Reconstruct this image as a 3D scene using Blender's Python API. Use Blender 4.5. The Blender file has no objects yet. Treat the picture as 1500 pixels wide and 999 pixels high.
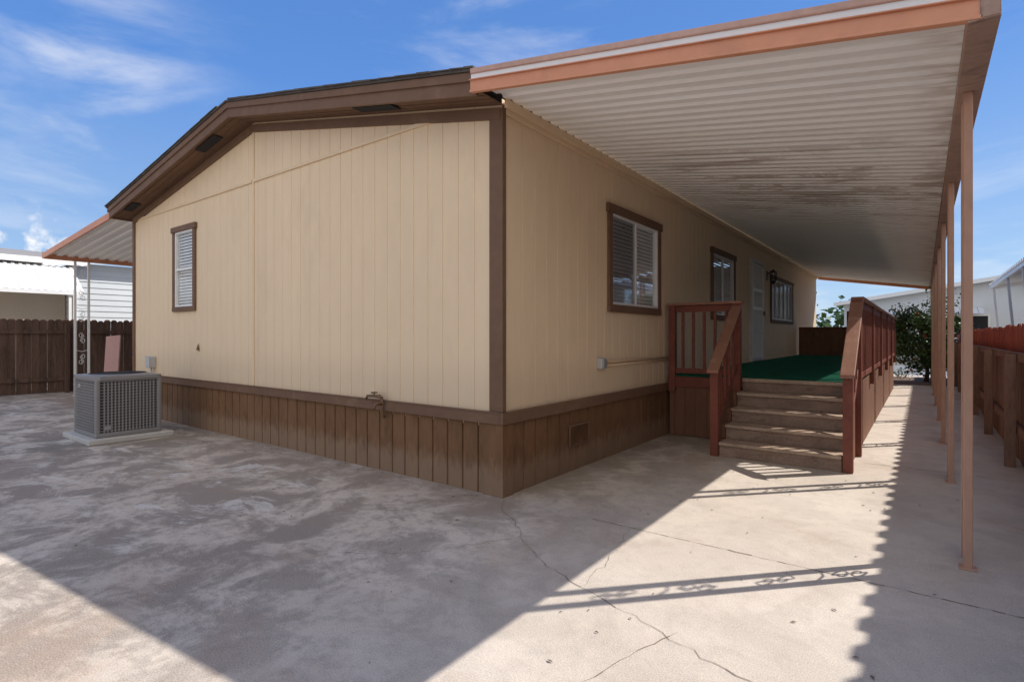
import bpy, math, random
from mathutils import Vector, Matrix
random.seed(7)
scene=bpy.context.scene
col=scene.collection
# ---------------------------------------------------------------- helpers
def empty(name):
    e=bpy.data.objects.new(name,None); e.empty_display_size=.2
    col.objects.link(e); return e
class MB:
    def __init__(s): s.v=[]; s.f=[]
    def quad(s,a,b,c,d):
        n=len(s.v); s.v+= [tuple(a),tuple(b),tuple(c),tuple(d)]; s.f.append((n,n+1,n+2,n+3))
    def poly(s,pts):
        n=len(s.v); s.v+=[tuple(p) for p in pts]; s.f.append(tuple(range(n,n+len(pts))))
    def box(s,x0,x1,y0,y1,z0,z1):
        if x0>x1:x0,x1=x1,x0
        if y0>y1:y0,y1=y1,y0
        if z0>z1:z0,z1=z1,z0
        n=len(s.v)
        s.v+=[(x0,y0,z0),(x1,y0,z0),(x1,y1,z0),(x0,y1,z0),(x0,y0,z1),(x1,y0,z1),(x1,y1,z1),(x0,y1,z1)]
        for f in ((0,3,2,1),(4,5,6,7),(0,1,5,4),(1,2,6,5),(2,3,7,6),(3,0,4,7)): s.f.append(tuple(n+i for i in f))
    def beam(s,p,q,w,h,up=(0,0,1)):
        """beam centred on p-q, w horizontally, h along up"""
        p=Vector(p);q=Vector(q);d=(q-p).normalized();u=Vector(up);r=d.cross(u)
        if r.length<1e-5: r=Vector((1,0,0))
        r.normalize()
        u2=Vector(up) if abs(d.dot(Vector(up)))<.7 else r.cross(d).normalized()
        n=len(s.v)
        for b in (p,q):
            for (i,j) in ((-1,-1),(1,-1),(1,1),(-1,1)):
                s.v.append(tuple(b+r*(w/2*i)+u2*(h/2*j)))
        for f in ((0,1,2,3),(7,6,5,4),(0,4,5,1),(1,5,6,2),(2,6,7,3),(3,7,4,0)): s.f.append(tuple(n+i for i in f))
    def tube(s,pts,r,k=6,closed=False):
        pts=[Vector(p) for p in pts]; rings=[]
        m=len(pts)
        ref=Vector((0.31,0.11,0.93))
        for i,p in enumerate(pts):
            a=pts[max(i-1,0)]; b=pts[min(i+1,m-1)]
            if closed: a=pts[(i-1)%m]; b=pts[(i+1)%m]
            d=(b-a).normalized(); x=d.cross(ref)
            if x.length<1e-3: x=d.cross(Vector((1,0,0)))
            x.normalize(); y=d.cross(x).normalized()
            n=len(s.v); rr=r[i] if isinstance(r,(list,tuple)) else r
            for j in range(k):
                t=2*math.pi*j/k; s.v.append(tuple(p+x*(rr*math.cos(t))+y*(rr*math.sin(t))))
            rings.append(n)
        L=m if closed else m-1
        for i in range(L):
            a=rings[i]; b=rings[(i+1)%m]
            for j in range(k): s.f.append((a+j,a+(j+1)%k,b+(j+1)%k,b+j))
        if not closed:
            s.f.append(tuple(rings[0]+j for j in range(k))[::-1]); s.f.append(tuple(rings[-1]+j for j in range(k)))
    def obj(s,name,mat,parent=None,bevel=0,smooth=False,recalc=True):
        me=bpy.data.meshes.new(name); me.from_pydata(s.v,[],s.f); me.update()
        if recalc:
            import bmesh
            bm=bmesh.new(); bm.from_mesh(me); bmesh.ops.recalc_face_normals(bm,faces=bm.faces); bm.to_mesh(me); bm.free()
        o=bpy.data.objects.new(name,me); col.objects.link(o); me.materials.append(mat)
        if smooth:
            for p in me.polygons: p.use_smooth=True
        if bevel:
            b=o.modifiers.new('b','BEVEL'); b.width=bevel; b.segments=2; b.limit_method='ANGLE'
        if parent: o.parent=parent
        return o
def bx(name,mat,parent,x0,x1,y0,y1,z0,z1,bevel=0):
    m=MB(); m.box(x0,x1,y0,y1,z0,z1); return m.obj(name,mat,parent,bevel)

# ---------------------------------------------------------------- materials
def nt(name):
    m=bpy.data.materials.new(name); m.use_nodes=True; t=m.node_tree
    return m,t,t.nodes['Principled BSDF']
def N(t,typ,**kw):
    n=t.nodes.new(typ)
    for k,v in kw.items(): setattr(n,k,v)
    return n
def noise(t,vec,scale,detail=4,rough=.55,dist=0):
    n=N(t,'ShaderNodeTexNoise'); n.inputs['Scale'].default_value=scale; n.inputs['Detail'].default_value=detail
    n.inputs['Roughness'].default_value=rough; n.inputs['Distortion'].default_value=dist
    t.links.new(vec,n.inputs['Vector']); return n.outputs['Fac']
def mapping(t,vec,scale=(1,1,1),loc=(0,0,0),rot=(0,0,0)):
    n=N(t,'ShaderNodeMapping'); n.inputs['Scale'].default_value=scale; n.inputs['Location'].default_value=loc; n.inputs['Rotation'].default_value=rot
    t.links.new(vec,n.inputs['Vector']); return n.outputs['Vector']
def rng(t,val,a,b,c=0,d=1,smooth=True):
    n=N(t,'ShaderNodeMapRange'); n.clamp=True
    if smooth: n.interpolation_type='SMOOTHSTEP'
    for i,v in enumerate((a,b,c,d)): n.inputs[i+1].default_value=v
    t.links.new(val,n.inputs[0]); return n.outputs[0]
def math_(t,op,a,b=None):
    n=N(t,'ShaderNodeMath',operation=op)
    for i,v in enumerate((a,b)):
        if v is None: continue
        if isinstance(v,(int,float)): n.inputs[i].default_value=v
        else: t.links.new(v,n.inputs[i])
    return n.outputs[0]
def mixc(t,fac,a,b,mode='MIX'):
    n=N(t,'ShaderNodeMix',data_type='RGBA',blend_type=mode)
    if isinstance(fac,(int,float)): n.inputs[0].default_value=fac
    else: t.links.new(fac,n.inputs[0])
    for i,v in ((6,a),(7,b)):
        if isinstance(v,tuple): n.inputs[i].default_value=(v+(1,))[:4]
        else: t.links.new(v,n.inputs[i])
    return n.outputs[2]
def bump(t,bs,h,strength,dist=.01):
    n=N(t,'ShaderNodeBump'); n.inputs['Strength'].default_value=strength; n.inputs['Distance'].default_value=dist
    t.links.new(h,n.inputs['Height']); t.links.new(n.outputs[0],bs.inputs['Normal'])
def paint(name,c,rough=.6,var=.16,scale=1.5,st=(1,1,1),bs=60,bst=.25,dirt=None,dirtamt=.4,metallic=0,spec=.3,lowdirt=None):
    m,t,b=nt(name); tc=N(t,'ShaderNodeTexCoord').outputs['Object']
    v=mapping(t,tc,st)
    n1=noise(t,v,scale,3); n2=noise(t,v,scale*9,2)
    f=math_(t,'ADD',math_(t,'MULTIPLY',n1,.6),math_(t,'MULTIPLY',n2,.4))
    k=rng(t,f,.3,.7,1-var,1+var,False)
    hsv=N(t,'ShaderNodeHueSaturation'); hsv.inputs['Color'].default_value=c+(1,); t.links.new(k,hsv.inputs['Value'])
    out=hsv.outputs[0]
    if dirt:
        d=rng(t,noise(t,v,scale*2.3,5,.65,.6),.52,.75,0,dirtamt)
        out=mixc(t,d,out,dirt)
    if lowdirt:
        sx=N(t,'ShaderNodeSeparateXYZ'); t.links.new(tc,sx.inputs[0])
        zz=math_(t,'ADD',sx.outputs[2],math_(t,'MULTIPLY',n2,-.25))
        d=rng(t,zz,lowdirt[1],lowdirt[0],0,lowdirt[3]); out=mixc(t,d,out,lowdirt[2])
    t.links.new(out,b.inputs['Base Color']); b.inputs['Roughness'].default_value=rough; b.inputs['Metallic'].default_value=metallic
    b.inputs['Specular IOR Level'].default_value=spec
    if bst>=.2: bump(t,b,noise(t,v,bs,1),bst,.004)
    return m
def flat(name,c,rough=.5,metallic=0,spec=.4):
    m,t,b=nt(name); tc=N(t,'ShaderNodeTexCoord').outputs['Object']
    f=rng(t,noise(t,tc,5,2),.3,.7,.92,1.08,False)
    hsv=N(t,'ShaderNodeHueSaturation'); hsv.inputs['Color'].default_value=c+(1,); t.links.new(f,hsv.inputs['Value'])
    t.links.new(hsv.outputs[0],b.inputs['Base Color']); b.inputs['Roughness'].default_value=rough; b.inputs['Metallic'].default_value=metallic; b.inputs['Specular IOR Level'].default_value=spec
    return m

M={}
M['cream']=paint('cream_siding_paint',(.84,.65,.435),.65,.05,.8,(1,1,.35),90,.3,(.56,.44,.30),.2,lowdirt=(.74,1.15,(.56,.43,.29),.32))
M['cream2']=paint('cream_trim_paint',(.81,.62,.41),.6,.06)
M['brown']=paint('brown_trim_paint',(.185,.108,.068),.65,.14,1.2,(1,1,1),50,.3,(.29,.19,.125),.35,spec=.2)
M['skirt']=paint('brown_skirting_paint',(.20,.108,.056),.8,.22,2.2,(1,1,.4),40,.5,(.115,.065,.038),.55,spec=.12,lowdirt=(.02,.22,(.34,.24,.165),.5))
M['roof']=paint('asphalt_shingle',(.10,.085,.075),.9,.3,5,bs=30,bst=.8)
M['salmon']=paint('salmon_fascia_paint',(.68,.31,.18),.5,.10,1.2,(1,1,1),40,.1,(.42,.2,.13),.35)
M['postp']=paint('post_paint',(.50,.29,.20),.5,.12,3,(1,1,.4),40,.1,(.3,.18,.13),.4)
M['pinkband']=paint('faded_gutter_paint',(.54,.34,.27),.5,.16,2,(1,1,1),40,.1,(.34,.22,.17),.5)
M['gutter']=paint('weathered_gutter_paint',(.44,.29,.225),.6,.2,2,(1,2,1),30,.3,(.16,.11,.09),.8)
M['redwood']=paint('redwood_stain',(.20,.062,.041),.6,.22,3,(1,1,1),40,.3,(.29,.13,.085),.4)
M['redrail']=paint('rail_cap_tan',(.32,.155,.10),.6,.2,4,(1,1,1),40,.3,(.5,.33,.24),.5)  # rail caps, paler and more tan than the railing
M['deckskirt']=paint('deck_skirt_paint',(.205,.10,.06),.75,.18,2.5,(1,1,.4),40,.4,(.3,.185,.12),.4)
M['white']=paint('white_enamel',(.84,.83,.81),.4,.05)
M['offwhite']=paint('aged_white_enamel',(.70,.68,.65),.5,.12,3,dirt=(.4,.33,.27),dirtamt=.4)
M['dark']=flat('dark_interior',(.02,.02,.022),.8)
M['black']=flat('black_iron',(.02,.02,.02),.4)
M['blind']=flat('window_blinds',(.92,.90,.87),.6)
M['curtain']=flat('curtain_cloth',(.65,.62,.57),.9)
M['galv']=paint('galvanised_steel',(.45,.45,.45),.4,.15,6,metallic=.6)
M['greybox']=flat('grey_plastic_box',(.50,.50,.50),.5)
M['brass']=paint('weathered_brass',(.20,.12,.07),.5,.3,20,metallic=.3)
M['acpaint']=paint('ac_grey_paint',(.25,.24,.24),.45,.06,4)
M['acdark']=flat('ac_coil',(.03,.03,.032),.6)
M['pad']=paint('equipment_pad',(.52,.50,.47),.8,.1)
M['soil']=paint('soil',(.19,.12,.08),.95,.35,4,bs=20,bst=1)
M['bark']=paint('bark',(.12,.085,.06),.9,.3,8,bst=.8)

m,t,b=nt('window_glass'); t.nodes.remove(b)
o=t.nodes['Material Output']; tr=N(t,'ShaderNodeBsdfTransparent'); tr.inputs[0].default_value=(.95,.96,.97,1)
gl=N(t,'ShaderNodeBsdfGlossy'); gl.inputs['Roughness'].default_value=.03; gl.inputs['Color'].default_value=(.8,.85,.9,1)
fr=N(t,'ShaderNodeFresnel'); fr.inputs[0].default_value=1.4
mx=N(t,'ShaderNodeMixShader'); t.links.new(math_(t,'MULTIPLY',fr.outputs[0],.45),mx.inputs[0]); t.links.new(tr.outputs[0],mx.inputs[1]); t.links.new(gl.outputs[0],mx.inputs[2]); t.links.new(mx.outputs[0],o.inputs[0])
M['glass']=m
m,t,b=nt('insect_screen'); t.nodes.remove(b); o=t.nodes['Material Output']
tr=N(t,'ShaderNodeBsdfTransparent'); df=N(t,'ShaderNodeBsdfDiffuse'); df.inputs[0].default_value=(.07,.07,.075,1); mx=N(t,'ShaderNodeMixShader'); mx.inputs[0].default_value=.38
t.links.new(tr.outputs[0],mx.inputs[1]); t.links.new(df.outputs[0],mx.inputs[2]); t.links.new(mx.outputs[0],o.inputs[0]); M['screen']=m

# canopy sheet with stains
m,t,b=nt('corrugated_aluminium'); tc=N(t,'ShaderNodeTexCoord').outputs['Object']
v=mapping(t,tc,(.45,3.4,1)); base=mixc(t,rng(t,noise(t,v,1.2,3),.3,.7,0,1),(.92,.90,.87),(.96,.95,.93))
sx=N(t,'ShaderNodeSeparateXYZ'); t.links.new(tc,sx.inputs[0])
st=rng(t,noise(t,v,1.3,7,.72,.8),.49,.60,0,1)
my=math_(t,'MULTIPLY',rng(t,sx.outputs[1],1.2,2.6),rng(t,sx.outputs[1],6.8,4.2,0,1))
mxm=rng(t,sx.outputs[0],.2,1.0)
f=math_(t,'MULTIPLY',math_(t,'MULTIPLY',st,my),mxm)
base=mixc(t,math_(t,'MULTIPLY',f,.7),base,(.36,.27,.215))
st2=rng(t,noise(t,v,4,5,.7),.58,.84,0,.28); base=mixc(t,st2,base,(.55,.48,.41))
edge=math_(t,'MULTIPLY',rng(t,sx.outputs[0],2.75,3.15),rng(t,noise(t,v,3,4,.7),.42,.62,0,.65)); base=mixc(t,edge,base,(.38,.28,.22))
t.links.new(base,b.inputs['Base Color']); b.inputs['Roughness'].default_value=.5
M['canopy']=m
M['neighcanopy']=paint('neighbour_aluminium',(.80,.80,.80),.45,.06,2)

# concrete
m,t,b=nt('weathered_concrete'); tc=N(t,'ShaderNodeTexCoord').outputs['Object']
sx=N(t,'ShaderNodeSeparateXYZ'); t.links.new(tc,sx.inputs[0])
a=noise(t,tc,.5,5,.6,.4); bq=noise(t,tc,1.7,7,.7,.5); c=noise(t,tc,8,5,.7); g=noise(t,tc,140,2,.6)
base=mixc(t,rng(t,a,.35,.65),(.60,.51,.42),(.71,.62,.525))
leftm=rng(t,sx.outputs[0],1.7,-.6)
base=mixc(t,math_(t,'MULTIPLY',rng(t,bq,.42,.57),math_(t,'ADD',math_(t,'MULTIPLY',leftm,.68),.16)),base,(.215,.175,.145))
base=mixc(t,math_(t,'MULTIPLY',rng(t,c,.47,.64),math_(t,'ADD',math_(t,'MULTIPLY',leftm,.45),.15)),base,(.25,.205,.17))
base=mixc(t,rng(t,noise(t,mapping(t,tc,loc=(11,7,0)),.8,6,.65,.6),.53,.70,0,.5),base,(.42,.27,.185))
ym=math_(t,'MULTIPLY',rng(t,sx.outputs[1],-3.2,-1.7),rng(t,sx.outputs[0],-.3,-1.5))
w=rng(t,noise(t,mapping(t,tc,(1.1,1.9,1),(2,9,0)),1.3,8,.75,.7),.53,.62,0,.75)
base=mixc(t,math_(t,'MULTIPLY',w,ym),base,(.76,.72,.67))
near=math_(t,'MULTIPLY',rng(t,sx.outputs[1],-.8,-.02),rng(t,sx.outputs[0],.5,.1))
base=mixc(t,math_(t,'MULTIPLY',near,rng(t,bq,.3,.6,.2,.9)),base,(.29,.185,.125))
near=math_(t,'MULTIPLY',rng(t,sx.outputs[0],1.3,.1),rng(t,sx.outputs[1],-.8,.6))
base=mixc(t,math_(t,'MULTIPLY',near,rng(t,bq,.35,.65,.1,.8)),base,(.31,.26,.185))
# dark moisture stains around the equipment pad
pd=N(t,'ShaderNodeVectorMath',operation='DISTANCE'); t.links.new(tc,pd.inputs[0]); pd.inputs[1].default_value=(-5.6,-1.2,0)
base=mixc(t,math_(t,'MULTIPLY',rng(t,pd.outputs['Value'],1.9,.6),rng(t,bq,.38,.6,0,.75)),base,(.19,.155,.13))
base=mixc(t,.22,base,mixc(t,rng(t,g,.3,.7),(.18,.15,.125),(.90,.83,.75)))
t.links.new(base,b.inputs['Base Color']); b.inputs['Roughness'].default_value=.9; b.inputs['Specular IOR Level'].default_value=.12
h=math_(t,'ADD',math_(t,'MULTIPLY',g,.4),math_(t,'MULTIPLY',c,1.2))
bump(t,b,h,.45,.01)
M['concrete']=m
M['crack']=flat('crack_dirt',(.22,.17,.13),.95)
M['asphalt']=paint('asphalt',(.20,.20,.205),.9,.15,1,bs=120,bst=.6)
M['kerb']=paint('kerb_concrete',(.45,.43,.40),.85,.12)
M['land']=paint('dry_ground',(.26,.21,.14),.95,.3,.4,bs=8,bst=.6,dirt=(.10,.13,.05),dirtamt=.6)
M['carpet']=paint('green_outdoor_carpet',(.014,.13,.075),.95,.2,5,bs=200,bst=.8,spec=.1)
M['tread']=paint('worn_step_wood',(.42,.305,.225),.8,.3,6,(.5,1,1),80,.5,(.18,.12,.085),.65)
M['riser']=paint('worn_riser_wood',(.30,.21,.155),.8,.35,8,(.5,1,1),80,.5,(.13,.085,.06),.7)
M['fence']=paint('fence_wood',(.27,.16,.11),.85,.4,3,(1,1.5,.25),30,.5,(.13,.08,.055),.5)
M['fencered']=paint('fence_red_stain_lit',(.50,.12,.065),.75,.3,3,(1,3,.3),30,.4,(.3,.1,.06),.5)  # upper pickets: red stain with sunlit brightness put into the colour
M['fencedark']=paint('fence_dark_wood',(.115,.067,.049),.85,.55,3,(1,2,.25),30,.5,(.055,.036,.029),.6)
M['bluesiding']=paint('pale_siding',(.62,.65,.66),.6,.05)
M['beige']=paint('beige_stucco',(.58,.52,.43),.7,.06)
M['whitewall']=paint('white_siding',(.70,.71,.71),.6,.05)
M['tileroof']=paint('grey_roof',(.28,.26,.25),.85,.2,3)
M['board']=paint('faded_board',(.50,.30,.27),.7,.1)
M['bin']=flat('dark_plastic',(.03,.03,.04),.5)
def leafm(name,c1,c2):
    m,t,b=nt(name); tc=N(t,'ShaderNodeTexCoord').outputs['Object']
    n1=noise(t,tc,3.0,1); n2=noise(t,tc,30,1)
    f=math_(t,'ADD',math_(t,'MULTIPLY',n1,.5),math_(t,'MULTIPLY',n2,.5))
    t.links.new(mixc(t,rng(t,f,.38,.62),c1,c2),b.inputs['Base Color']); b.inputs['Roughness'].default_value=.45
    return m
M['leaf']=leafm('shrub_leaves',(.03,.07,.016),(.11,.18,.045))
M['leaf2']=leafm('tree_leaves',(.05,.10,.022),(.16,.23,.055))
M['flower']=flat('red_blossom',(.55,.06,.03),.6)

# ---------------------------------------------------------------- ground
MB_=MB(); MB_.quad((-900,-900,-.05),(900,-900,-.05),(900,900,-.05),(-900,900,-.05)); MB_.obj('ground',M['land'])
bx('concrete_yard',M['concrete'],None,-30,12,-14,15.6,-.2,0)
bx('sidewalk',M['concrete'],None,-40,40,19.0,20.4,-.2,.0)
bx('planting_bed',M['soil'],None,.3,4.6,15.62,18.98,-.2,.02)
m=MB(); m.box(-60,60,20.42,20.6,-.2,.0); m.box(-60,60,29.4,29.6,-.2,.02); m.obj('kerb',M['kerb'],None,.02)
m=MB(); m.quad((-90,20.6,-.046),(90,20.6,-.046),(90,29.4,-.046),(-90,29.4,-.046)); m.obj('street',M['asphalt'])
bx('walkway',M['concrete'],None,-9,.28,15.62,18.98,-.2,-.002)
def strip(mb,pts,w,z=.003):
    P=[]
    for i in range(len(pts)-1):
        a=Vector(pts[i]+(0,));b_=Vector(pts[i+1]+(0,)); n=max(2,int((b_-a).length/.05)); d=(b_-a).normalized(); r=Vector((-d.y,d.x,0))
        for k in range(n): P.append(a+(b_-a)*k/n + r*random.gauss(0,jag))
    P.append(Vector(pts[-1]+(0,)))
    for i in range(len(P)-1):
        d=(P[i+1]-P[i]).normalized(); r=Vector((-d.y,d.x,0))
        w0=w*random.uniform(.3,1.4)/2
        mb.quad(P[i]-r*w0+Vector((0,0,z)),P[i]+r*w0+Vector((0,0,z)),P[i+1]+r*w0+Vector((0,0,z)),P[i+1]-r*w0+Vector((0,0,z)))
m=MB(); jag=.011
strip(m,[(.06,-.05),(.25,-.32),(.45,-.42),(.8,-.75),(1.1,-.96),(1.5,-1.10),(1.82,-1.2),(2.05,-1.29),(2.36,-1.38),(2.9,-1.5)],.004)
strip(m,[(2.0,-1.2),(1.9,-1.45),(1.84,-1.73),(1.7,-2.2)],.003)
strip(m,[(1.4,-1.07),(1.36,-.7),(1.22,-.04)],.002)
strip(m,[(.7,-.65),(.3,-1.3),(-.1,-1.6)],.003)
jag=.003
strip(m,[(.9,-.03),(3.7,-.03)],.006)
strip(m,[(-3.1,-2.6),(-3.1,-9)],.004)
for y in (3.4,6.6,9.8,13): strip(m,[(2.35,y),(3.7,y)],.008)
m.obj('ground_cracks',M['crack'])
m=MB()
for i in range(260):
    x=random.uniform(-7,3.6); y=random.uniform(-2.8,2.6)
    if x<.05 and y>-.05: y=-random.uniform(.05,.5)
    if random.random()<.4: 
        if x<0: y=-random.uniform(.05,.25)
    a=random.uniform(0,6.28); l=random.uniform(.006,.018); c_,s_=math.cos(a)*l,math.sin(a)*l
    m.quad((x-c_,y-s_,.004),(x+s_*.4,y-c_*.4,.007),(x+c_,y+s_,.004),(x-s_*.4,y+c_*.4,.009))
m.obj('leaf_litter',M['crack'])

# ---------------------------------------------------------------- mobile home
W=-8.47; L=17.5; XR=-4.23
home=empty('mobile_home')
def zf(x):   # fascia bottom line
    return 4.215-(.2*(x-XR) if x>XR else .166*(XR-x))
def siding(name,u0,u1,pitch,gw,gd,top,bot,openings,mapf,mat,parent,phase=0.,jit=0):
    pts=[(u0,0.)]
    g=u0+pitch*.5+phase
    while g<u1-gw:
        if g>u0+gw: pts+=[(g-gw/2,0.),(g-gw/2+gw*.25,-gd),(g+gw/2-gw*.25,-gd),(g+gw/2,0.)]
        g+=pitch*(1+random.uniform(-jit,jit))
    pts.append((u1,0.))
    for o in openings:
        for e in (o[0],o[1]):
            for i in range(len(pts)-1):
                if pts[i][0]<e<pts[i+1][0]:
                    tt=(e-pts[i][0])/(pts[i+1][0]-pts[i][0]); pts.insert(i+1,(e,pts[i][1]*(1-tt)+pts[i+1][1]*tt)); break
    mb=MB()
    for i in range(len(pts)-1):
        (ua,da),(ub,db)=pts[i],pts[i+1]; mid=(ua+ub)/2
        cuts=sorted([(o[2],o[3]) for o in openings if o[0]<mid<o[1]])
        z=bot
        segs=[]
        for (c0,c1) in cuts: segs.append((z,z,c0,c0)); z=c1
        segs.append((z,z,top(ua),top(ub)))
        for (za,zb,zc,zd) in segs:
            mb.quad(mapf(ua,za,da),mapf(ub,zb,db),mapf(ub,zd,db),mapf(ua,zc,da))
    return mb.obj(name,mat,parent,recalc=False)
front=lambda u,z,d:(u,-d,z)
right=lambda u,z,d:(d,u,z)
winF=(-6.68,-6.02,1.86,3.05)
siding('gable_wall_siding',W,XR-.005,.2,.010,.006,lambda u:zf(u)+.04,.6,[winF],front,M['cream'],home)
siding('gable_wall_siding_b',XR+.005,0,.2,.010,.006,lambda u:zf(u)+.04,.6,[],front,M['cream'],home,phase=.01)
win1=(2.06,3.44,1.77,2.84); win2=(5.9,7.2,1.77,2.84); win3=(10.5,13.1,1.8,2.78); door=(8.5,9.5,.86,2.98)
siding('side_wall_siding',0,L,.2,.010,.006,lambda u:3.46,.6,[win1,win2,win3,door],right,M['cream'],home)
m=MB(); m.quad((W,0,0),(W,L,0),(W,L,3.5),(W,0,3.5)); m.poly([(W,L,0),(0,L,0),(0,L,3.42),(XR,L,4.2),(W,L,3.5)]); m.obj('rear_walls',M['cream2'],home)
siding('gable_skirting',W,0,.2,.022,.022,lambda u:.66,0,[],lambda u,z,d:(u,-.012-d,z),M['skirt'],home,jit=.07)
siding('side_skirting',0,L,.2,.020,.022,lambda u:.66,0,[(1.1,1.48,.27,.46)],lambda u,z,d:(.012+d,u,z),M['skirt'],home,jit=.07)
m=MB(); m.box(W-.02,.012,-.045,-.003,.63,.735); m.box(.003,.045,-.045,L,.63,.735)
m.box(W-.02,.012,-.052,-.046,.725,.74); m.obj('skirting_trim',M['brown'],home,.006)
m=MB(); m.box(-.19,.034,-.034,-.0135,0,.628); m.box(.0135,.034,-.0133,.12,0,.628); m.box(W-.02,W+.1,-.034,-.014,0,.628); m.obj('skirting_corner_boards',M['skirt'],home,.004)
m=MB(); m.box(-.125,.024,-.024,-.001,.737,3.37); m.box(.001,.024,.0,.03,.737,3.40); m.box(W-.02,W+.07,-.024,-.001,.737,3.5); m.obj('corner_boards',M['brown'],home,.003)
m=MB(); m.box(XR-.022,XR+.022,-.012,-.001,.74,4.12); m.obj('centre_batten',M['cream2'],home,.003)
m=MB(); m.box(W+.08,XR-.03,-.02,-.001,3.45,3.49); m.box(XR+.03,-.72,-.02,-.001,3.45,3.49); m.obj('gable_band',M['cream2'],home,.004)
m=MB(); m.box(.001,.028,.03,L,3.33,3.42); m.obj('side_frieze',M['cream2'],home,.004)
m=MB()
for (a,b_) in ((W,XR),(XR,-.0)):
    m.beam((a,-.016,zf(a)-.045),(b_,-.016,zf(b_)-.045),.03,.10)
m.obj('gable_frieze',M['brown'],home,.003)
m=MB(); XE=-8.62
for (a,b_) in ((XE,XR),(XR,.03)):
    m.quad((a,-.33,zf(a)+.035),(b_,-.33,zf(b_)+.035),(b_,.0,zf(b_)+.035),(a,.0,zf(a)+.035))
m.quad((XE,0,zf(XE)+.03),(W,0,zf(W)+.03),(W,L,zf(W)+.03),(XE,L,zf(XE)+.03))
m.obj('soffit',M['brown'],home)
m=MB()
for yy in (-.24,-.16,-.08):
    for (a,b_) in ((XE,XR),(XR,0)): m.beam((a,yy,zf(a)+.030),(b_,yy,zf(b_)+.030),.012,.008)
m.obj('soffit_battens',M['brown'],home)
m=MB()
for (a,b_) in ((-8.15,-7.75),(-5.35,-4.8),(-1.75,-1.15)):
    m.beam((a,-.2,zf(a)+.018),(b_,-.2,zf(b_)+.018),.13,.012)
m.obj('soffit_vents',M['dark'],home)
m=MB()
for (a,b_) in ((XE,XR),(XR,.0)):
    m.beam((a,-.325,zf(a)+.085),(b_,-.325,zf(b_)+.085),.03,.17)
m.box(XE-.02,XE+.005,-.33,L+.3,zf(XE),zf(XE)+.17)
m.obj('fascia',M['brown'],home,.004)
m=MB()
for (a,b_) in ((XE-.03,XR),(XR,.0)):
    m.beam((a,-.345,zf(a)+.150),(b_,-.345,zf(b_)+.150),.03,.075)
m.obj('fascia_upper_board',M['brown'],home,.004)
m=MB()
for (a,b_) in ((XE-.05,XR),(XR,.02)):
    A=[(a,-.375,zf(a)+.19),(b_,-.375,zf(b_)+.19),(b_,L+.35,zf(b_)+.19),(a,L+.35,zf(a)+.19)]
    B=[(p[0],p[1],p[2]+.022) for p in A]
    m.poly(A);m.poly(B)
    for i in range(4):
        j=(i+1)%4; m.quad(A[i],A[j],B[j],B[i])
m.obj('roof_shingles',M['roof'],home)
m=MB(); x=XE-.04
while x<0:
    w=random.uniform(.14,.3); xe=min(x+w,.01)
    if not(x<XR<xe): m.beam((x,-.37-random.uniform(0,.006),zf(x)+.219),(xe-.006,-.37,zf(xe)+.219),.04,random.uniform(.008,.02))
    x=xe+.0001
m.obj('shingle_edge',M['roof'],home)

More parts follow.
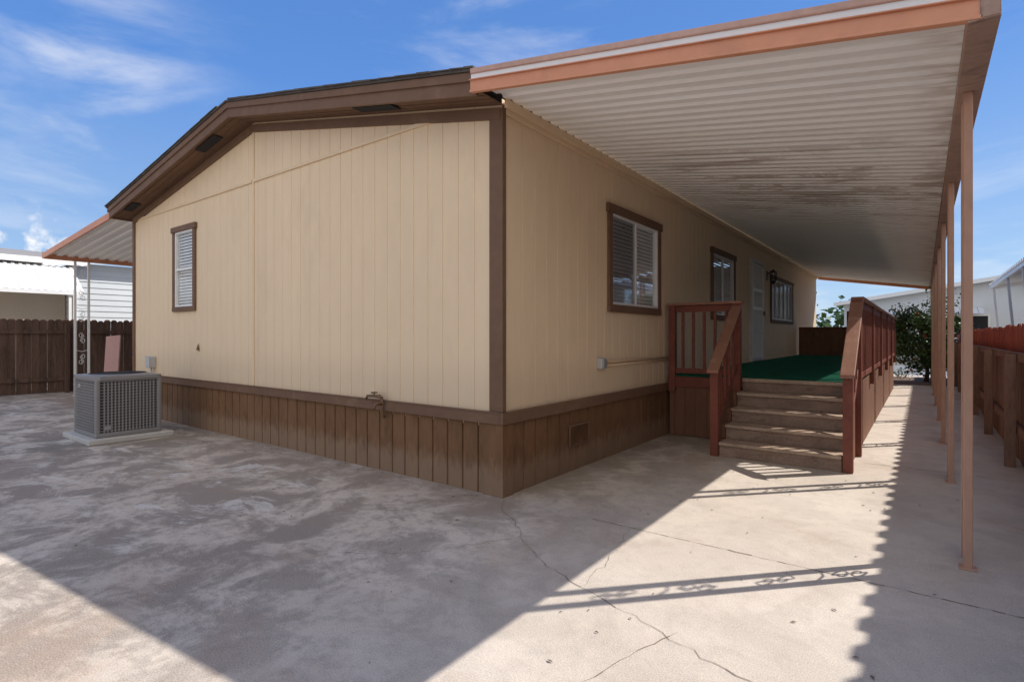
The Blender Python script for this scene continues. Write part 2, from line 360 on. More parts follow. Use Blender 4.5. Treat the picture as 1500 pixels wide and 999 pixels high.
# windows -----------------------------------------------------
def window(name,kind,o,trimw=.09,split=True,blind=True,grid=None,curt=False,scr=None):
    u0,u1,z0,z1=o
    mp=(lambda u,z,d:(u,-d,z)) if kind=='F' else (lambda u,z,d:(d,u,z))
    def B(mb,ua,ub,za,zb,da,db):
        p=mp(ua,za,da);q=mp(ub,zb,db); mb.box(p[0],q[0],p[1],q[1],p[2],q[2])
    w=empty(name); w.parent=home
    mb=MB(); tw=trimw
    B(mb,u0-tw-.03,u1+tw+.03,z1,z1+tw+.01,.001,.045)
    B(mb,u0-tw,u1+tw,z0-tw,z0,.001,.038)
    B(mb,u0-tw,u0,z0+.0005,z1-.0005,.001,.034); B(mb,u1,u1+tw,z0+.0005,z1-.0005,.001,.034)
    mb.obj('trim',M['brown'],w,.004)
    mb=MB(); f=.028
    B(mb,u0,u1,z1-f,z1,-.05,.02);B(mb,u0,u1,z0,z0+f,-.05,.02);B(mb,u0,u0+f,z0+f,z1-f,-.05,.02);B(mb,u1-f,u1,z0+f,z1-f,-.05,.02)
    uc=(u0+u1)/2
    if split=='v':
        B(mb,uc-.02,uc+.02,z0+f,z1-f,-.03,.012)
        B(mb,uc+.021,uc+.04,z0+f,z1-f,-.025,-.01)
    if split=='h':
        zc=(z0+z1)/2; B(mb,u0+f,u1-f,zc-.018,zc+.018,-.03,.012)
    if grid:
        for i in range(1,grid):
            uu=u0+(u1-u0)*i/grid; B(mb,uu-.022,uu+.022,z0+f,z1-f,-.03,.012)
    mb.obj('frame',M['white'],w,.002)
    mb=MB(); mb.quad(mp(u0+f,z0+f,-.012),mp(u1-f,z0+f,-.012),mp(u1-f,z1-f,-.012),mp(u0+f,z1-f,-.012)); mb.obj('glass',M['glass'],w)
    if scr:
        a,c=(u0+f,uc-.02) if scr=='near' else (uc+.02,u1-f)
        mb=MB(); mb.quad(mp(a,z0+f,.0),mp(c,z0+f,.0),mp(c,z1-f,.0),mp(a,z1-f,.0)); mb.obj('insect_screen',M['screen'],w)
    mb=MB(); B(mb,u0-.3,u1+.3,z0-.3,z1+.3,-.9,-.89); mb.obj('room_back',M['dark'],w)
    if blind:
        mb=MB(); z=z0+.01
        ua,ub=(u0+.012,u1-.012) if blind=='all' else (u0+.012,uc-.01)
        while z<z1-.01:
            mb.quad(mp(ua,z,-.034),mp(ub,z,-.034),mp(ub,z+.042,-.052),mp(ua,z+.042,-.052)); z+=.048
        for uu in (ua+.12,ub-.12): B(mb,uu-.004,uu+.004,z0,z1,-.033,-.032)
        mb.obj('blinds',M['blind'],w,recalc=False)
    if curt:
        mb=MB(); n=60
        for i in range(n):
            a=u0+(u1-u0)*i/n; c=u0+(u1-u0)*(i+1)/n
            if curt=='side' and u0+(u1-u0)*.25<a<u1-(u1-u0)*.3: continue
            mb.quad(mp(a,z0,-.10+.02*math.sin(i*1.3)),mp(c,z0,-.10+.02*math.sin(i*1.3+1.3)),mp(c,z1,-.10+.02*math.sin(i*1.3+1.3)),mp(a,z1,-.10+.02*math.sin(i*1.3)))
        mb.obj('curtain',M['curtain'],w,recalc=False)
    return w
window('gable_window','F',winF,.075,'h','all')
window('bedroom_window','R',win1,.09,'v','all',scr='near')
window('kitchen_window','R',win2,.09,'v','all')
window('living_room_window','R',win3,.08,None,None,5,'side')
dr=empty('security_door'); dr.parent=home
u0,u1,z0,z1=door
m=MB(); m.box(.001,.05,u0-.07,u0,z0,z1+.07);m.box(.001,.05,u1,u1+.07,z0,z1+.07);m.box(.001,.05,u0,u1,z1,z1+.07);m.obj('door_trim',M['offwhite'],dr,.003)
bx('door_slab',M['white'],dr,-.03,.01,u0,u1,z0,z1)
m=MB(); m.box(.02,.06,u0+.005,u0+.07,z0,z1-.01);m.box(.02,.06,u1-.07,u1-.005,z0,z1-.01)
for z in (z0+.02,z0+.62,z0+1.1,z0+1.5,z1-.09): m.box(.021,.059,u0+.07,u1-.07,z,z+.06)
for i in range(1,9):
    y=u0+.07+(u1-u0-.14)*i/9; m.box(.03,.045,y-.007,y+.007,z0+.08,z1-.09)
for k in range(14):
    z=z0+.12+k*.14
    for i in range(0,8,2):
        y=u0+.07+(u1-u0-.14)*(i+1)/9
        m.tube([(.038,y+.05+.035*math.cos(a*math.pi/5),z+.05+.05*math.sin(a*math.pi/5)) for a in range(10)],.005,4,True)
m.obj('security_screen',M['white'],dr,0)
bx('door_handle',M['brass'],dr,.06,.10,u1-.06,u1-.03,1.85,1.95)
v=empty('crawlspace_vent'); v.parent=home
m=MB(); m.box(.02,.036,1.08,1.5,.25,.27);m.box(.02,.036,1.08,1.5,.46,.48);m.box(.02,.036,1.08,1.1,.27,.46);m.box(.02,.036,1.48,1.5,.27,.46);m.obj('vent_frame',M['brown'],v,.002)
m=MB()
for i in range(9): m.quad((.03,1.1,.275+i*.021),(.03,1.48,.275+i*.021),(.008,1.48,.29+i*.021),(.008,1.1,.29+i*.021))
for i in range(1,14): m.box(.024,.027,1.1+i*.027,1.103+i*.027,.27,.46)
m.obj('vent_slats',M['skirt'],v)
bx('vent_dark',M['dark'],v,-.06,-.05,1.0,1.6,.2,.6)
m=MB(); m.poly([(-5.92,-.012,1.19),(-5.83,-.012,1.17),(-5.84,-.05,1.19),(-5.86,-.012,1.29)]);m.poly([(-5.92,-.012,1.19),(-5.84,-.05,1.19),(-5.86,-.012,1.29)]);m.poly([(-5.83,-.012,1.17),(-5.84,-.05,1.19),(-5.86,-.012,1.29)]); m.obj('wall_vent_flap',M['brass'],home)
fa=empty('garden_faucet')
m=MB(); m.tube([(-1.50,-.05,.56),(-1.50,-.07,.60),(-1.50,-.08,.66),(-1.50,-.08,.76)],.014,8); m.tube([(-1.50,-.08,.70),(-1.50,-.14,.71),(-1.50,-.17,.70),(-1.50,-.18,.66)],[.014,.016,.015,.012],8); m.obj('pipe',M['brass'],fa,smooth=True)
m=MB(); m.tube([(-1.50,-.08,.76),(-1.53,-.09,.78),(-1.62,-.10,.78),(-1.70,-.11,.775),(-1.72,-.11,.74)],[.016,.02,.016,.015,.012],8)
m.tube([(-1.60+.032*math.cos(a*math.pi/5),-.10+.032*math.sin(a*math.pi/5),.815) for a in range(10)],.006,5,True); m.tube([(-1.60,-.10,.78),(-1.60,-.10,.815)],.007,6); m.beam((-1.63,-.10,.815),(-1.57,-.10,.815),.01,.005); m.obj('tap',M['brass'],fa,smooth=True)
oc=empty('electrical_conduit')
bx('outlet_box',M['greybox'],oc,.001,.07,1.72,1.83,1.03,1.15,.006)
bx('outlet_cover',M['galv'],oc,.07,.085,1.735,1.815,1.045,1.135,.004)
m=MB(); m.tube([(.03,1.83,1.11),(.03,1.95,1.115),(.03,2.1,1.10),(.03,3.8,1.10)],.011,8); m.tube([(.03,1.83,1.06),(.03,3.8,1.055)],.008,6); m.obj('conduit',M['cream2'],oc,smooth=True)
la=empty('wall_lantern')
bx('bracket',M['black'],la,.002,.02,10.02,10.12,2.7,2.92,.005)
m=MB(); m.tube([(.02,10.07,2.84),(.09,10.07,2.92),(.14,10.07,2.92)],.012,6); m.tube([(.14,10.07,2.95),(.14,10.07,2.9),(.14,10.07,2.88)],[.01,.05,.09],6); m.tube([(.14,10.07,2.68),(.14,10.07,2.64),(.14,10.07,2.60)],[.06,.05,.01],6)
for a in range(6):
    c,s_=math.cos(a*math.pi/3),math.sin(a*math.pi/3); m.tube([(.14+.055*c,10.07+.055*s_,2.66),(.14+.08*c,10.07+.08*s_,2.89)],.007,4)
m.obj('lantern_cage',M['black'],la)
m=MB(); m.tube([(.14,10.07,2.68),(.14,10.07,2.87)],[.045,.07],6); m.obj('lantern_glass',M['glass'],la)
ub=empty('ac_disconnect_box')
bx('box',M['greybox'],ub,-7.62,-7.48,-.10,-.002,.86,1.05,.008); bx('box_lid',M['greybox'],ub,-7.63,-7.47,-.11,-.10,.87,1.06,.004)
m=MB(); m.tube([(-7.55,-.05,.86),(-7.55,-.05,.3)],.013,8); m.obj('whip',M['greybox'],ub,smooth=True)

# ---------------------------------------------------------------- scroll post
def scroll_post(par,name,x,y,ztop,mat,w=.2,axis='y',tube_=.045,z0=0,sr=.007):
    P=lambda s,z:(x,y+s,z) if axis=='y' else (x+s,y,z)
    m=MB()
    h=tube_/2
    for s in (0,w):
        p=P(s,0); m.box(p[0]-h,p[0]+h,p[1]-h,p[1]+h,z0,ztop)
    m.box(P(0,0)[0]-h-.02,P(0,0)[0]+h+.02,y-h-.02,y+h+.02,z0,z0+.012)
    o=m.obj(name,mat,par,.004)
    m=MB()
    def spiral(cz,sgn,flip):
        pts=[]
        for i in range(25):
            a=i/24*2.2*math.pi; r=.062*(1-i/24*.75)
            pts.append(P(w/2+flip*(r*math.sin(a))*1.1, cz+sgn*(r*math.cos(a)-.062)))
        return pts
    z=z0+.28; k=0
    while z<ztop-.25:
        f=1 if k%2 else -1
        a=spiral(z+.19,1,f); b_=spiral(z-.05,-1,-f)
        m.tube(a[::-1]+b_,sr,4)
        if k%2: m.tube([P(.0,z+.29),P(w/2,z+.25),P(w,z+.29)],sr,4)
        z+=.5; k+=1
    m.obj(name+'_scrollwork',mat,par)
    return o
# ---------------------------------------------------------------- patio canopy
can=empty('patio_canopy')
CY0,CY1=-.36,17.9
def zc(x): return 3.375-.163*x
def corrug(mb,xa,za,xb,zb,y0,y1,p,h):
    prof=[(0,0),(.42,0),(.5,h),(.92,h),(1,0)]
    y=y0; pts=[]
    while y<y1:
        for (a,d) in prof[:-1]: pts.append((y+a*p,d))
        y+=p
    for i in range(len(pts)-1):
        (ya,da),(yb,db)=pts[i],pts[i+1]
        mb.quad((xa,ya,za+da),(xb,ya,zb+da),(xb,yb,zb+db),(xa,yb,za+db))
m=MB(); corrug(m,.03,zc(.03)+.085,3.14,zc(3.14)+.085,CY0+.03,CY1,.152,.022); m.obj('corrugated_roof',M['canopy'],can,recalc=False)
m=MB(); m.beam((-.02,-.38,zc(-.02)+.05),(3.14,-.38,zc(3.14)+.05),.035,.10); m.obj('front_fascia',M['salmon'],can,.006)
m=MB(); m.beam((-.02,-.385,zc(0)+.102),(3.14,-.385,zc(3.14)+.102),.06,.008); m.beam((-.02,-.395,zc(0)+.012),(3.14,-.395,zc(3.14)+.012),.02,.02); m.obj('fascia_lip',M['salmon'],can,.003)
m=MB(); m.beam((-.02,-.37,zc(0)+.130),(3.14,-.37,zc(3.14)+.130),.03,.05); m.obj('front_flashing',M['white'],can)
m=MB(); m.beam((-.02,-.375,zc(0)+.178),(3.16,-.375,zc(3.16)+.178),.05,.045); m.obj('front_cap',M['pinkband'],can,.008)
m=MB(); zb=zc(3.12)
m.box(3.085,3.205,-.40,CY1+.02,zb-.005,zb+.015); m.box(3.19,3.205,-.40,CY1+.02,zb+.015,zb+.22); m.box(3.085,3.10,-.36,CY1,zb+.016,zb+.075)
m.box(3.13,3.20,-.405,-.385,zb+.0,zb+.22)
m.obj('outer_gutter',M['gutter'],can,.004)
m=MB(); m.beam((0,CY1,zc(0)+.05),(3.14,CY1,zc(3.14)+.05),.03,.12); m.obj('rear_fascia',M['salmon'],can)
m=MB(); m.box(.029,.06,.0,CY1,zc(0)+.0,zc(0)+.07); m.obj('ledger',M['cream2'],can)
for i,y in enumerate([.55,2.96,5.3,7.7,10.1,12.5,14.9,17.3]):
    scroll_post(can,'post_%d'%i,3.135,y,zb-.006,M['postp'],.20,'y',.045)

# ---------------------------------------------------------------- carport canopy (left)
cp=empty('carport_canopy')
def zl(x): return 3.50+(x-W)*.075
XL=-12.9
m=MB(); corrug(m,W-.02,zl(W)+.06,XL,zl(XL)+.06,-.28,12,.2,.035); m.obj('corrugated_roof',M['canopy'],cp,recalc=False)
m=MB(); m.beam((W-.12,-.31,zl(W)+.05),(XL,-.31,zl(XL)+.05),.035,.12); m.obj('front_fascia',M['salmon'],cp,.005)
m=MB(); m.box(XL-.1,XL,-.33,12,zl(XL)-.02,zl(XL)+.12); m.obj('outer_gutter',M['salmon'],cp,.005)
for i,y in enumerate([.25,4,8,11.5]):
    scroll_post(cp,'post_%d'%i,XL+.0,y,zl(XL)-.02,M['white'],.26,'y',.045,sr=.006)

# ---------------------------------------------------------------- porch deck
dk=empty('porch_deck')
DY0,DY1,DX=3.8,13.9,2.30; DZ=.85
bx('deck_platform',M['deckskirt'],dk,.05,DX-.02,DY0+.02,DY1,DZ-.12,DZ-.012,.004)
bx('carpet',M['carpet'],dk,.04,DX+.0,DY0-.02,DY1,DZ-.011,DZ)
siding('deck_front_skirt',.05,1.0,.15,.01,.01,lambda u:DZ-.125,0.01,[],lambda u,z,d:(u,DY0-.005-d,z),M['deckskirt'],dk,jit=.1)
siding('deck_side_skirt',DY0,DY1,.15,.012,.012,lambda u:DZ-.012,0.01,[],lambda u,z,d:(DX+.002+d,u,z),M['deckskirt'],dk,jit=.1)
bx('front_rim',M['redwood'],dk,.04,1.0,DY0-.04,DY0-.01,DZ-.16,DZ-.02,.004)
sx0,sx1=1.03,2.255
run=.2575
mt=MB(); mr=MB()
for i in range(5):
    zt=.17*(i+1); y=2.77+run*i
    mr.box(sx0,sx1,y+.012,y+.035,.17*i+.0,zt-.04)
    if i<4:
        mt.box(sx0,sx1,y-.022,y+.125,zt-.038,zt); mt.box(sx0,sx1,y+.130,y+run+.01,zt-.038,zt)
    else: mt.box(sx0,sx1,y-.022,y+.03,zt-.05,zt-.0)
mt.obj('treads',M['tread'],dk,.008); mr.obj('risers',M['riser'],dk,.003)
m=MB()
for x in (sx0-.025,sx1+.025):
    for i in range(4): m.box(x-.018,x+.018,2.775+run*i,3.80,.0+.17*i,.17*(i+1)-.003)
m.obj('stringers',M['deckskirt'],dk)
m=MB(); cap=MB()
def newel(x,y,z0,z1): m.box(x-.045,x+.045,y-.045,y+.045,z0,z1)
RT=1.84
for x in (.975,2.31):
    newel(x,2.80,0,1.03); newel(x,3.76,.0,RT-.02)
    m.beam((x,2.80,.98),(x,3.76,RT-.07),.04,.09); m.beam((x,2.84,.36),(x,3.74,1.02),.035,.07)
    for k in range(1,5):
        y=2.84+.9*k/5; zb_=.36+(y-2.84)/.9*.66; zt_=.98+(y-2.8)/.96*.79
        m.box(x-.016,x+.016,y-.016,y+.016,zb_,zt_)
    cap.beam((x,2.70,.985),(x,3.80,RT+.0),.13,.035,up=(0,0,1))
newel(.10,3.78,.62,RT-.02)
m.box(.146,.93,3.765,3.80,RT-.11,RT-.02); m.box(.146,.93,3.765,3.80,DZ+.03,DZ+.10)
for k in range(1,6):
    xx=.10+.875*k/6; m.box(xx-.018,xx+.018,3.77,3.802,DZ+.10,RT-.11)
cap.box(.0+.03,1.035,3.71,3.85,RT-.018,RT+.018)
for y in (5.8,7.8,9.8,11.8,13.85): newel(2.31,y,.7,RT-.02)
m.box(2.29,2.33,3.81,13.8,RT-.11,RT-.02); m.box(2.29,2.33,3.81,13.8,DZ+.03,DZ+.10)
y=3.95
while y<13.8:
    m.box(2.292,2.328,y-.018,y+.018,DZ+.1,RT-.11); y+=.135
cap.box(2.245,2.375,3.805,13.9,RT-.018,RT+.018)
m.obj('railing',M['redwood'],dk,.004)
cap.obj('rail_caps',M['redrail'],dk,.006)
siding('end_panel',.06,1.25,.15,.01,.01,lambda u:1.62,DZ,[],lambda u,z,d:(u,DY1-.05-d,z),M['deckskirt'],dk)
m=MB(); m.box(.06,1.25,13.83,13.88,1.6,1.65); m.box(1.25,1.33,13.8,13.88,DZ,2.08);m.box(2.0,2.08,13.8,13.88,DZ,2.08);m.box(1.33,2.0,13.81,13.87,2.0,2.08);m.box(1.33,2.0,13.81,13.87,DZ+.02,DZ+.15);m.obj('end_gate_frame',M['redwood'],dk)

# ---------------------------------------------------------------- air conditioner
ac=empty('air_conditioner_unit')
x0,x1,y0,y1,zb0,zt0=-6.5,-5.6,-1.37,-.6,.07,.865
bx('base_pan',M['acpaint'],ac,x0,x1,y0,y1,zb0,zb0+.06,.015)
bx('coil',M['acdark'],ac,x0+.05,x1-.05,y0+.05,y1-.05,zb0+.05,zt0-.05)
m=MB()
for (x,y) in ((x0,y0),(x1,y0),(x0,y1),(x1,y1)):
    cx=x+(.03 if x==x0 else -.03); cy=y+(.03 if y==y0 else -.03)
    m.box(cx-.03,cx+.03,cy-.03,cy+.03,zb0+.05,zt0-.04)
m.box(x0,x1,y0,y1,zt0-.075,zt0-.035)
m.obj('cabinet_frame',M['acpaint'],ac,.02)
m=MB()
nz=17
for i in range(nz):
    z=zb0+.085+(zt0-.09-zb0-.095)*i/(nz-1)
    hh=.006
    m.box(x0+.06,x1-.06,y0+.008,y0+.020,z-hh,z+hh); m.box(x1-.020,x1-.008,y0+.06,y1-.06,z-hh,z+hh)
    m.box(x0+.008,x0+.020,y0+.06,y1-.06,z-hh,z+hh); m.box(x0+.06,x1-.06,y1-.020,y1-.008,z-hh,z+hh)
n=16
for i in range(1,n):
    yy=y0+.06+(y1-y0-.12)*i/n; xx=x0+.06+(x1-x0-.12)*i/n
    m.box(x1-.026,x1-.006,yy-.008,yy+.008,zb0+.06,zt0-.075); m.box(x0+.006,x0+.026,yy-.008,yy+.008,zb0+.06,zt0-.075)
    m.box(xx-.008,xx+.008,y0+.006,y0+.026,zb0+.06,zt0-.075)
m.obj('louvre_panels',M['acpaint'],ac)
m=MB(); cx,cy=(x0+x1)/2,(y0+y1)/2; R=.33; k=40
ring=[(cx+R*math.cos(2*math.pi*i/k),cy+R*math.sin(2*math.pi*i/k)) for i in range(k)]
def sq(i):
    a=2*math.pi*i/k; c,s_=math.cos(a),math.sin(a); hx,hy=(x1-x0)/2+.012,(y1-y0)/2+.012
    sc=min(hx/abs(c) if abs(c)>1e-6 else 9,hy/abs(s_) if abs(s_)>1e-6 else 9); return (cx+c*sc,cy+s_*sc)
for i in range(k):
    j=(i+1)%k; a,b_,c,d=ring[i],ring[j],sq(j),sq(i)
    m.quad((a[0],a[1],zt0+.02),(b_[0],b_[1],zt0+.02),(c[0],c[1],zt0),(d[0],d[1],zt0))
    m.quad((c[0],c[1],zt0),(d[0],d[1],zt0),(d[0],d[1],zt0-.045),(c[0],c[1],zt0-.045))
m.obj('top_cover',M['acpaint'],ac)
m=MB()
for r in [.05+.028*i for i in range(11)]:
    m.tube([(cx+r*math.cos(2*math.pi*i/32),cy+r*math.sin(2*math.pi*i/32),zt0+.022) for i in range(32)],.003,4,True)
for i in range(8):
    a=i*math.pi/4; m.tube([(cx,cy,zt0+.02),(cx+R*math.cos(a),cy+R*math.sin(a),zt0+.018)],.004,4)
m.tube([(cx,cy,zt0-.12),(cx,cy,zt0+.015)],.08,14); m.obj('fan_grille',M['acdark'],ac)
m=MB(); m.box(x1-.004,x1+.003,-1.27,-1.2,.17,.22); m.box(x0+.2,x0+.3,y0-.003,y0+.006,.70,.75);m.obj('label_plate',M['galv'],ac)
bx('equipment_pad',M['pad'],ac,-6.60,-5.50,-1.47,-.48,0.001,.069,.012)

# ---------------------------------------------------------------- fences
def picket(mb,axis,c,u,w,z0,z1,th,dog=.04):
    prof=[(u,z0),(u+w,z0),(u+w,z1-dog),(u+w-dog,z1),(u+dog,z1),(u,z1-dog)]
    def P(a,z,t): return (c+t,a,z) if axis=='y' else (a,c+t,z)
    A=[P(a,z,0) for a,z in prof];B=[P(a,z,th) for a,z in prof]
    mb.poly(A);mb.poly(B[::-1])
    for i in range(6):
        j=(i+1)%6; mb.quad(A[i],A[j],B[j],B[i])
f=empty('wooden_fence'); m=MB(); y=-6
while y<19:
    w=.138+random.uniform(-.005,.005); picket(m,'y',-14-random.uniform(0,.012),y,w,.02,1.8+random.uniform(-.02,.02),.018); y+=w+random.uniform(.002,.008)
m.obj('pickets',M['fencedark'],f)
m=MB()
for z in (.3,1.45): m.box(-13.985,-13.945,-6,19,z,z+.09)
for y in range(-6,19,2): m.box(-13.94,-13.85,y+.3,y+.39,0,1.7)
m.obj('rails_and_posts',M['fencedark'],f,.004)
f=empty('wooden_fence'); m=MB(); x=-13.9
while x<W-.2:
    w=.138; picket(m,'x',12.6+random.uniform(0,.01),x,w,.02,1.8+random.uniform(-.02,.02),.018); x+=w+random.uniform(.004,.012)
m.obj('pickets',M['fencedark'],f)
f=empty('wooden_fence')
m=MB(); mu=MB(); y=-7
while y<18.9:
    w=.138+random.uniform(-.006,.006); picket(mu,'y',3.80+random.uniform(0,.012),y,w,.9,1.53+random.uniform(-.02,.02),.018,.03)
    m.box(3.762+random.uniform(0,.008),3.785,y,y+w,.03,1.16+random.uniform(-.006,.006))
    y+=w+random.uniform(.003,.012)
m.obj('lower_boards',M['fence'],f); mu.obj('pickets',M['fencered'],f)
m=MB()
m.box(3.715,3.758,-7,18.9,1.13,1.22); m.box(3.72,3.758,-7,18.9,.35,.44)
for y in [-5.5,-3.1,-.7,1.7,4.1,6.5,8.9,11.3,13.7,16.1,18.5]: m.box(3.62,3.71,y,y+.09,0,1.2)
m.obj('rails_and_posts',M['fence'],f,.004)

# ---------------------------------------------------------------- things beside carport
m=MB(); m.beam((-11.85,.62,0),(-12.0,.74,1.40),.46,.03,up=(.3,-.95,.1)); m.obj('leaning_board',M['board'],None,.004)
b_=empty('storage_bin'); 
m=MB(); m.box(-12.5,-11.9,1.3,1.9,.02,.92); m.obj('bin_body',M['bin'],b_,.03); bx('bin_lid',M['bin'],b_,-12.56,-11.84,1.24,1.96,.925,.99,.02)

# ---------------------------------------------------------------- neighbour left
nh=empty('neighbour_house')
m=MB()
z=.0; 
while z<3.6:
    m.quad((-17.5+.02,1.4,z),(-17.5+.02,14,z),(-17.5,14,z+.18),(-17.5,1.4,z+.18)); m.quad((-17.5+.02,1.4,z),(-17.5+.02,14,z),(-17.5,14,z),(-17.5,1.4,z)); 
    z+=.18
z=0
while z<3.6:
    m.quad((-22,1.38,z),(-17.5,1.38,z),(-17.5,1.4,z+.18),(-22,1.4,z+.18)); z+=.18
m.obj('lap_siding',M['bluesiding'],nh,recalc=False)
bx('corner_board',M['white'],nh,-17.53,-17.44,1.34,1.43,0,3.62)
bx('lower_wall',M['beige'],nh,-24,-18.3,-6,1.36,0,3.2)
m=MB(); m.poly([(-17.0,-6.5,3.62),(-17.0,1.6,3.62),(-20.5,1.6,4.2),(-20.5,-6.5,4.2)]); m.poly([(-24.2,-6.5,3.6),(-24.2,1.6,3.6),(-20.5,1.6,4.2),(-20.5,-6.5,4.2)])
m.poly([(-17.1,1.3,3.70),(-17.1,14.5,3.70),(-20.5,14.5,4.3),(-20.5,1.3,4.3)]); m.obj('roof',M['tileroof'],nh)
bx('eave_fascia',M['white'],nh,-17.05,-17.0,-6.5,1.6,3.47,3.63)
m=MB(); corrug(m,-17.1,3.40,-16.0,2.62,-5,1.2,.16,.03); m.obj('window_awning',M['neighcanopy'],nh,recalc=False)
bx('awning_edge',M['white'],nh,-16.03,-15.99,-5,1.2,2.54,2.64)
m=MB(); m.box(-18.29,-18.25,-2.5,-.6,1.2,2.5); m.obj('window_glass',M['glass'],nh)
m=MB(); 
for y in (.9,-2,-5): m.box(-16.1,-16.04,y,y+.06,0,2.6)
m.obj('awning_posts',M['white'],nh)

# ---------------------------------------------------------------- neighbour right
rn=empty('neighbour_house')
NX=4.78
m=MB(); corrug(m,NX,3.14,8.3,3.6,-9,21.5,.3,.07); m.obj('carport_roof',M['neighcanopy'],rn,recalc=False)
m=MB(); m.box(NX+.02,NX+.10,-9,21.5,3.03,3.135); m.beam((NX,21.5,3.12),(8.3,21.5,3.58),.05,.2); m.obj('carport_fascia',M['white'],rn)
m=MB()
for y in (5,8,11,14,17,20.8):
    m.beam((NX+.3,y,0),(NX+.06,y,3.03),.06,.06,up=(0,1,0)); 
m.obj('carport_posts',M['white'],rn)
bx('house_walls',M['whitewall'],rn,8.3,16,-8,20,0,3.7)
m=MB(); m.poly([(8.0,-8.4,3.68),(8.0,20.4,3.68),(12.1,20.4,4.5),(12.1,-8.4,4.5)]); m.poly([(16.3,-8.4,3.68),(16.3,20.4,3.68),(12.1,20.4,4.5),(12.1,-8.4,4.5)]); m.obj('roof',M['tileroof'],rn)
bx('window_glass',M['dark'],rn,8.27,8.31,9,11,1.4,2.5)

# ---------------------------------------------------------------- house across the street
for (ox,oy,w_,nm) in ((6.5,36,15,'house'),(-13,38,13,'house')):
    h=empty('neighbour_house')
    a,b2=ox-w_/2,ox+w_/2; ap=(ox,oy)
    m=MB(); m.poly([(a,oy,0),(b2,oy,0),(b2,oy,3.4),(ox,oy,4.5),(a,oy,3.4)]); m.poly([(a,oy,0),(a,oy+14,0),(a,oy+14,3.4),(a,oy,3.4)]); m.poly([(b2,oy,0),(b2,oy+14,0),(b2,oy+14,3.4),(b2,oy,3.4)]); m.obj('walls',M['whitewall'],h)
    m=MB()
    for s in (-1,1): m.poly([(ox,oy-.6,4.68),(ox+s*(w_/2+.5),oy-.6,3.45),(ox+s*(w_/2+.5),oy+14,3.45),(ox,oy+14,4.68)])
    m.obj('roof',M['tileroof'],h)
    m=MB()
    for s in (-1,1): m.beam((ox,oy-.6,4.58),(ox+s*(w_/2+.5),oy-.6,3.35),.05,.22)
    m.obj('fascia',M['white'],h)
    for k,xx in enumerate((a+1.5,a+5.2,ox+2,ox+5)):
        bx('window_glass_%d'%k,M['dark'],h,xx,xx+1.6,oy-.04,oy-.01,1.3,2.5)
        m=MB(); m.box(xx-.1,xx+1.7,oy-.06,oy-.041,2.5,2.6);m.box(xx-.1,xx+1.7,oy-.06,oy-.041,1.2,1.3);m.box(xx-.1,xx,oy-.06,oy-.041,1.3,2.5);m.box(xx+1.6,xx+1.7,oy-.06,oy-.041,1.3,2.5);m.box(xx+.78,xx+.82,oy-.06,oy-.041,1.3,2.5); m.obj('window_frame_%d'%k,M['white'],h)
    m=MB(); 
    for i in range(24):
        xx=a+.6+i*.25; m.quad((xx,oy-.05,3.0),(xx+.22,oy-.05,3.0),(xx+.22,oy-1.5,2.6),(xx,oy-1.5,2.6))
    m.obj('awning',M['neighcanopy'],h)

# ---------------------------------------------------------------- vegetation
def foliage(name,c,rad,nclump,nleaf,ls,mat,trunk=None,sp=.3,flowers=0):
    t_=empty(name); m=MB(); cl=[]
    c=Vector(c)
    for i in range(nclump):
        while True:
            p=Vector((random.uniform(-1,1),random.uniform(-1,1),random.uniform(-1,1)))
            if .35<p.length<1: break
        p=Vector((p.x*rad[0],p.y*rad[1],p.z*rad[2]))*random.uniform(.85,1.08)+c; cl.append(p)
        s=sp*random.uniform(.6,1.2)
        for k in range(nleaf):
            q=p+Vector((random.gauss(0,s),random.gauss(0,s),random.gauss(0,s*.75)))
            d=Vector((random.gauss(0,1),random.gauss(0,1),random.gauss(0,.6))).normalized(); r=d.cross(Vector((random.gauss(0,1),random.gauss(0,1),random.gauss(0,1)))).normalized()
            l=ls*random.uniform(.6,1.3)
            m.quad(q,q+d*l*.5+r*l*.28,q+d*l,q+d*l*.5-r*l*.28)
    m.obj('leaves',mat,t_,recalc=False)
    if flowers:
        m=MB()
        for i in range(flowers):
            p=random.choice(cl)+Vector((random.gauss(0,sp),random.gauss(0,sp)-sp*.8,random.gauss(0,sp)))
            for k in range(5):
                a=k*1.256; m.tube([p,p+Vector((.035*math.cos(a),-.02,.035*math.sin(a)))],[.004,.018],5)
        m.obj('blossoms',M['flower'],t_)
    if trunk:
        m=MB(); b0=Vector((c.x,c.y,0)); fork=Vector((c.x,c.y,c.z-rad[2]*.7))
        m.tube([b0,b0.lerp(fork,.5)+Vector((.04,0,0)),fork],[trunk,trunk*.8,trunk*.65],8)
        for p in cl[::max(1,nclump//16)]:
            m.tube([fork,fork.lerp(p,.5)+Vector((0,0,.05)),p],[trunk*.45,trunk*.25,trunk*.08],5)
        m.obj('trunk',M['bark'],t_,smooth=True)
    return t_
foliage('flowering_shrub',(3.0,16.9,1.35),(1.0,.85,1.05),60,170,.10,M['leaf'],.07,.18,34)
foliage('garden_shrub',(1.0,17.5,.45),(.5,.4,.35),14,80,.09,M['leaf2'],None,.12)
foliage('garden_shrub',(2.1,18.0,.2),(.5,.3,.15),8,60,.08,M['leaf2'],None,.1)
foliage('broadleaf_tree',(-2.9,26,2.7),(1.3,1.3,1.5),36,110,.2,M['leaf2'],.14,.28)
foliage('broadleaf_tree',(11.5,31,3.0),(1.6,1.6,1.6),36,100,.24,M['leaf'],.14,.35)
foliage('garden_shrub',(1.3,30.6,.7),(1.4,.5,.6),16,70,.14,M['leaf'],None,.2)
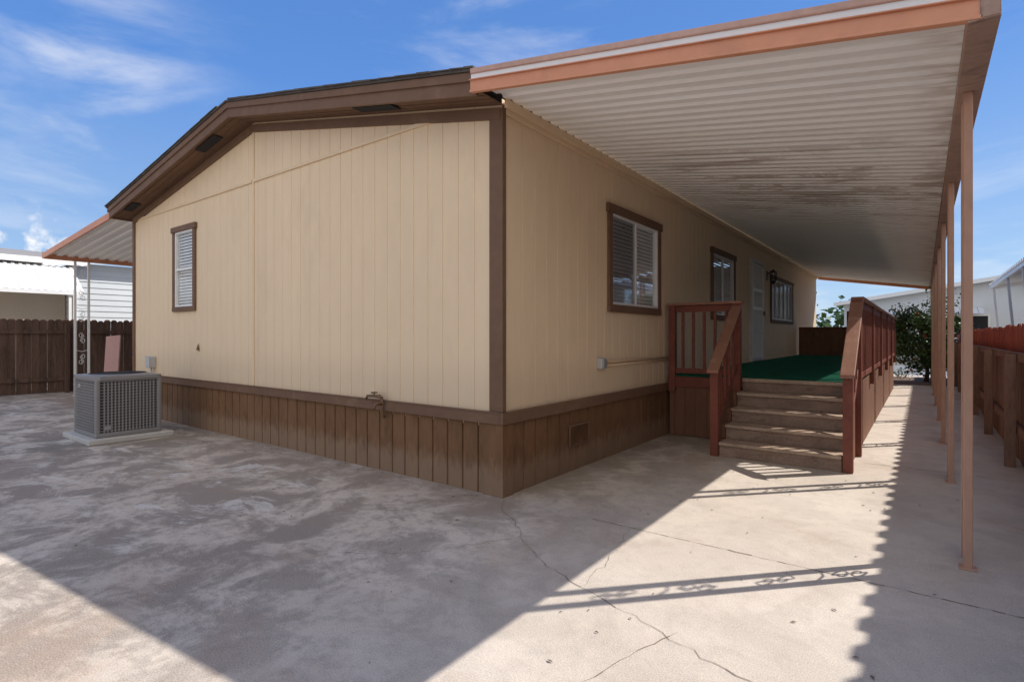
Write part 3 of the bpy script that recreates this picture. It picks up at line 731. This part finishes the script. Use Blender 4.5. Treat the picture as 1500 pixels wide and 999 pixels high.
foliage('garden_shrub',(6,30.8,.7),(1.2,.5,.5),16,70,.14,M['leaf2'],None,.2)
foliage('tree_mass',(0,85,2),(60,5,3.0),110,60,1.1,M['leaf'],None,1.6)

# ---------------------------------------------------------------- light
S=Vector((.66,.72,1.0)).normalized()
el=math.asin(S.z); az=math.atan2(S.x,S.y)
sd=bpy.data.lights.new('sun','SUN'); sd.energy=5.0; sd.angle=math.radians(.5); sd.color=(1,.955,.89)
so=bpy.data.objects.new('sun',sd); col.objects.link(so); so.rotation_euler=S.to_track_quat('Z','Y').to_euler(); so.location=(8,8,12)
w=bpy.data.worlds.new('World'); scene.world=w; w.use_nodes=True; t=w.node_tree
w.cycles.sampling_method='MANUAL'; w.cycles.sample_map_resolution=256
bg=t.nodes['Background']; sky=N(t,'ShaderNodeTexSky',sky_type='NISHITA'); sky.sun_disc=False; sky.sun_elevation=el; sky.sun_rotation=az
sky.air_density=1.0; sky.dust_density=.1; sky.ozone_density=2.5
tc=N(t,'ShaderNodeTexCoord').outputs['Generated']
sz=N(t,'ShaderNodeSeparateXYZ'); t.links.new(tc,sz.inputs[0])
grad=mixc(t,rng(t,sz.outputs[2],-.02,.40,0,1,False),(2.7,4.0,5.7),(.75,2.05,5.3))
grad=mixc(t,rng(t,sz.outputs[2],.35,.9,0,1,False),grad,(.35,1.15,3.6))
skyc=mixc(t,.80,sky.outputs[0],grad)
def cloudmask(d,inner,outer):
    n=N(t,'ShaderNodeVectorMath',operation='DISTANCE'); t.links.new(tc,n.inputs[0]); n.inputs[1].default_value=d
    return rng(t,n.outputs['Value'],outer,inner,0,1)
wv=mapping(t,tc,(1.2,1.2,4.5),rot=(.0,.25,.3))
wisp=rng(t,noise(t,wv,1.9,6,.6,.5),.50,.8)
c1=math_(t,'MULTIPLY',cloudmask((-.90,.22,.34),.03,.25),rng(t,noise(t,mapping(t,tc,(1,1,3.2),rot=(.2,.1,0)),3.0,6,.58,.35),.40,.74))
c2=math_(t,'MULTIPLY',cloudmask((-.975,.185,.085),.03,.12),rng(t,noise(t,tc,16,6,.55),.43,.56))
c3=math_(t,'MULTIPLY',wisp,.28)
hz=math_(t,'MULTIPLY',rng(t,sz.outputs[2],.3,.02),rng(t,noise(t,mapping(t,tc,(1,1,4)),4,6,.6),.48,.7,0,.35))
fill_bank=math_(t,'MULTIPLY',cloudmask((.52,-.69,.5),.55,1.15),rng(t,noise(t,tc,2.2,5,.6),.25,.55,.4,1))  # unseen cloud bank behind the camera, added as neutral fill light
cm=math_(t,'MAXIMUM',math_(t,'MAXIMUM',math_(t,'MULTIPLY',c1,.65),c2),math_(t,'MAXIMUM',math_(t,'MAXIMUM',c3,fill_bank),hz))
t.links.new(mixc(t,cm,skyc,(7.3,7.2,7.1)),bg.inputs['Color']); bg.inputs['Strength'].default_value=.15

# ---------------------------------------------------------------- camera
cd=bpy.data.cameras.new('camera'); cd.sensor_width=36; cd.lens=19.08; cd.shift_y=-.005; cd.clip_end=2000; cd.clip_start=.05
co=bpy.data.objects.new('camera',cd); col.objects.link(co); co.location=(2.917,-3.713,1.4); co.rotation_euler=(math.radians(90),0,math.radians(37.1))
scene.camera=co
scene.view_settings.view_transform='Standard'; scene.view_settings.look='None'; scene.view_settings.exposure=0
